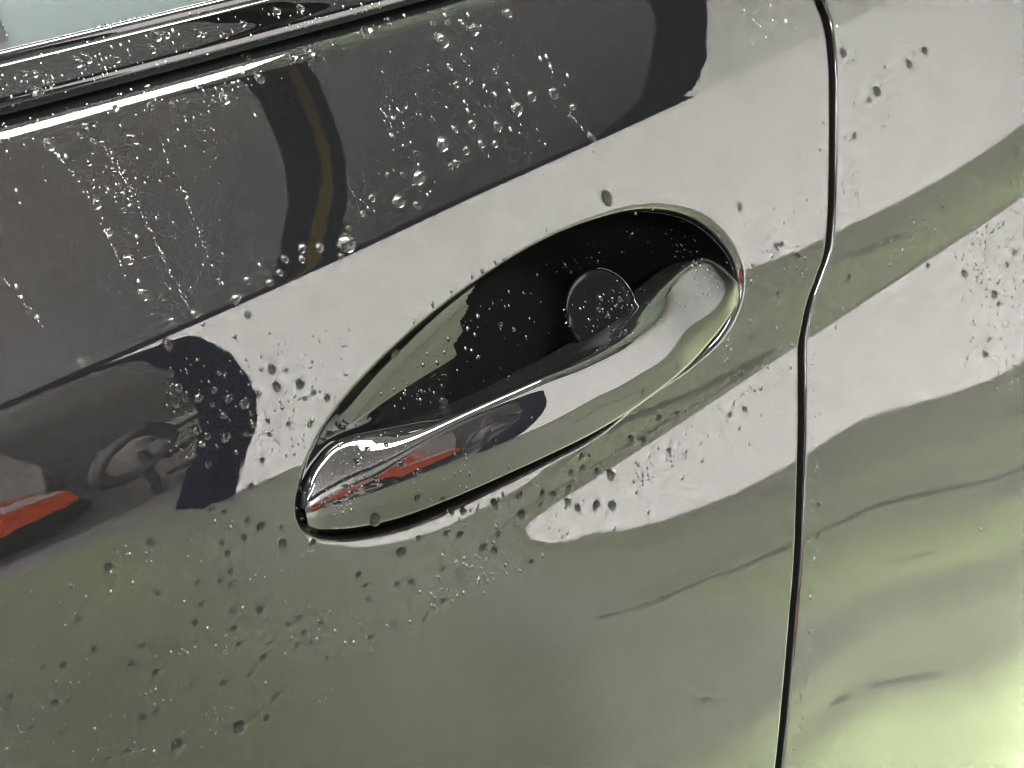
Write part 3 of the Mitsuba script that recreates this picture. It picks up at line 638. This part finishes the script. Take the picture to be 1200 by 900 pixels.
# fine spray: polygons (pixels of the photograph) with a count and a range of radii
SPRAY = [
 ([(0,110),(120,90),(250,130),(270,330),(190,380),(60,300),(0,200)], 120, (.45, 1.4)),
 ([(440,60),(560,10),(680,70),(690,150),(560,210),(440,260)], 90, (.45, 1.4)),
 ([(280,390),(420,380),(400,470),(370,530),(300,540),(250,470)], 120, (.7, 1.8)),
 ([(190,400),(290,440),(300,540),(200,540)], 45, (.7, 1.8)),
 ([(520,610),(640,555),(760,490),(900,440),(930,470),(800,540),(680,610),(600,690),(500,720)], 270, (.6, 2.1)),
 ([(0,690),(200,620),(350,560),(470,650),(440,770),(330,880),(0,900)], 230, (.6, 1.9)),
 ([(865,240),(975,210),(965,320),(930,430),(870,470),(840,440)], 120, (.6, 1.8)),
 ([(985,60),(1004,60),(1004,260),(984,260)], 45, (.6, 1.5)),
 ([(952,480),(966,480),(958,720),(938,880),(928,880),(946,650)], 90, (.7, 1.7)),
 ([(990,290),(1200,170),(1200,235),(960,390)], 110, (.6, 1.8)),
 ([(1130,260),(1200,240),(1200,470),(1120,440)], 190, (.7, 1.9)),
 ([(1000,130),(1060,50),(1090,60),(1080,110),(1010,180)], 45, (.6, 1.4)),
 ([(860,0),(935,0),(940,40),(880,60)], 16, (.6, 1.4)),
 ([(940,380),(960,380),(955,460),(938,460)], 14, (.6, 1.3)),
 ([(0,75),(250,10),(480,0),(300,55),(0,120)], 130, (.6, 1.8)),
 ([(0,130),(480,2),(480,12),(0,152)], 110, (.7, 1.9)),
 ([(0,150),(360,60),(480,10),(480,30),(300,110),(0,190)], 70, (.6, 1.6)),
 ([(375,590),(395,515),(470,500),(480,540),(430,580),(400,610)], 130, (.6, 1.7)),
 ([(400,600),(640,470),(640,530),(500,600)], 28, (.8, 2.0)),
 ([(640,440),(760,370),(800,320),(850,305),(860,330),(790,370),(660,445)], 90, (.6, 1.5)),
 ([(665,350),(735,325),(750,360),(690,400)], 45, (.6, 1.8)),
 ([(420,480),(570,350),(640,320),(680,400),(540,480)], 80, (.6, 1.7)),
 ([(600,330),(740,260),(840,275),(860,320),(700,310)], 70, (.5, 1.5)),
 ([(0,20),(180,0),(180,25),(0,50)], 30, (.8, 2.2)),
]
TRAILS = [[(60,170),(110,240),(150,330)], [(118,165),(150,220),(190,300),(222,362)], [(126,170),(158,228),(196,310)], [(190,172),(215,225),(240,290),(256,332)], [(0,320),(28,355),(56,388)], [(548,93),(578,111)], [(668,132),(690,160)], [(400,215),(440,250),(460,268)][:2],
          [(1000,120),(1004,200),(1007,260)], [(1085,60),(1105,110)], [(935,170),(934,225)]]
all_drops = []
for e in LISTED:
    hit = place(e[0], e[1])
    if hit is not None:
        all_drops.append((hit, e[2] * (1.22 if hit[0][2] > .966 else 1.32 if e[1] > 600 else 1.2), e[3] if len(e) > 3 else rng.uniform(1.0, 1.35), e[0], e[1]))
for poly, count, (r0, r1) in SPRAY:
    P = Polygon(poly); x0, y0, x1, y1 = P.bounds; k = 0
    centres = [(rng.uniform(x0, x1), rng.uniform(y0, y1)) for _ in range(max(3, count // 14))]
    for _ in range(count * 12):
        if k >= count:
            break
        if rng.random() < .45:
            cx, cy = centres[rng.integers(len(centres))]; px, py = cx + rng.normal(0, 13), cy + rng.normal(0, 13)
        else:
            px, py = rng.uniform(x0, x1), rng.uniform(y0, y1)
        if not P.contains(Point(px, py)):
            continue
        hit = place(px, py)
        if hit is None:
            continue
        all_drops.append((hit, 1.35 * (r0 + (r1 - r0) * rng.random() ** 1.8), rng.uniform(1, 1.8), px, py)); k += 1
for tr in TRAILS:
    tr = np.array(tr, float); L = np.concatenate([[0], np.cumsum(np.linalg.norm(np.diff(tr, axis=0), axis=1))])
    for s in np.arange(0, L[-1], 4.2):
        if rng.random() < .42:
            continue
        px, py = np.interp(s, L, tr[:, 0]) + rng.normal(0, .9), np.interp(s, L, tr[:, 1]) + rng.normal(0, .9)
        hit = place(px, py)
        if hit is not None:
            all_drops.append((hit, rng.uniform(.8, 1.5), 1.2, px, py))
all_drops.sort(key=lambda d: -d[1])
NAMED = {(404, 284): "largest clear water drop, hanging on the crease below the dark upper door panel",
         (711, 232): "long clear water drop on the pale door skin just above the handle recess",
         (518, 472): "large water drop at the front lower corner of the handle recess",
         (332, 638): "dark oval water drop on the green-grey door skin left below the handle's front end",
         (692, 160): "teardrop running over the crease line above the handle",
         (1027, 107): "dark water drop on the pale upper rear door"}
def where(px, py, p, r):
    size = "large clear water bead" if r > 5.2 else "small clear water bead" if r > 3.2 else "tiny clear water bead"
    if p[2] > ZTOP - .004 or (px < 500 and py < 150 - .31 * px):
        spot = "on the black belt trim under the window" if place_z(p) else "along the rounded top edge of the front door"
    elif p[0] > gap_mid(p[2]):
        spot = "on the upper rear door right of the door gap" if p[2] > .885 else "on the rear door, low beside the door gap or crease"
    elif RIMP.buffer(.001).contains(Point(p[0], p[2])) or (abs(p[0] - .02) < .11 and -p[1] > .006 and p[2] > .868):
        spot = "on the front end of the door handle" if px < 500 and py > 500 else "in the recess behind the door handle" if px < 650 else "on the rear end of the door handle"
    elif p[2] > .966:
        spot = "on the dark upper door panel, front cluster" if px < 260 else "on the dark upper door panel beside the striped reflection" if px < 450 else "on the dark upper door panel above the handle recess"
    elif p[0] < -.085 and p[2] > .912:
        spot = "on the dark mirrored garage opening left of the handle" if px < 300 else "on the pale door skin between garage reflection and handle"
    elif px > 820:
        spot = "on the front door between handle end and door gap"
    elif px > 590:
        spot = "on the pale band under the rear half of the handle"
    elif px > 400:
        spot = "on the lower front door just under the handle's front half"
    else:
        spot = "on the green-grey lower front door near its lower left" if py > 690 else "on the green-grey door skin left of and below the handle"
    return size + " " + spot, size.replace("bead", "beads") + " " + spot
def place_z(p):
    return p[2] > ZTOP + float(belt(p[0])) + .006
fine, count = ([], []), 0
wet_v, wet_f, wet_n = [], [], []                     # the lacquer under each drop, where water wets it
_ring = np.stack([np.cos(np.arange(14) / 14 * 2 * math.pi), np.sin(np.arange(14) / 14 * 2 * math.pi), np.full(14, .035)], 1)
for (p, n), r, stretch, px, py in all_drops:
    depth = (p - CAM) @ FWD
    M = frame(p, n, r * depth / FOC, stretch, rng.normal(0, .15))
    if count < 300 and p[2] < .966:
        w = np.vstack([_ring * [1.0, 1.0, 1], [[0, 0, .035]]]) @ M[:3, :3].T + M[:3, 3]
        wet_f.append(np.array([(14, i, (i + 1) % 14) for i in range(14)]) + 15 * len(wet_v)); wet_v.append(w); wet_n.append(np.tile(n, (15, 1)))
    if count < 300:
        key = "water_drop" + ("" if count == 0 else f"_{count:03d}")
        i = int(rng.integers(len(BIG)))
        scene[key] = {"type": "ply", "filename": BIGF[i], "face_normals": False, "bsdf": {"type": "ref", "id": "water"}, "to_world": T4(M.tolist())}
        if (px, py) in NAMED:
            labels[key] = {"label": NAMED[(px, py)], "category": "water drop"}
        else:
            words, grp = where(px, py, p, r)
            labels[key] = {"label": words, "category": "water drop", "group": grp}
        count += 1
    else:
        fine[int(p[2] > .966)].append((M, int(rng.integers(len(FINE)))))
for up, (bsdf, text) in enumerate((("water_bead", "fine spray of tiny dark droplets over the lower door skins and handle"), ("water_glint", "fine spray of tiny bright droplets on the dark upper door panel and belt trim"))):
    V, F, N, off = [], [], [], 0
    for M, i in fine[up]:
        v, f, nn = FINE[i]
        V.append(v @ M[:3, :3].T + M[:3, 3]); F.append(f + off); off += len(v)
        q = nn @ np.linalg.inv(M[:3, :3]); N.append(q / np.linalg.norm(q, axis=1, keepdims=True))
    put("water_spray" + ("_001" if up else ""), (np.vstack(V), np.vstack(F)), bsdf, normals=np.vstack(N), kind="stuff", label=text, category="water droplets")
put("car__wet_lacquer", (np.vstack(wet_v), np.vstack(wet_f)), "wet_lacquer", normals=np.vstack(wet_n), kind="stuff")
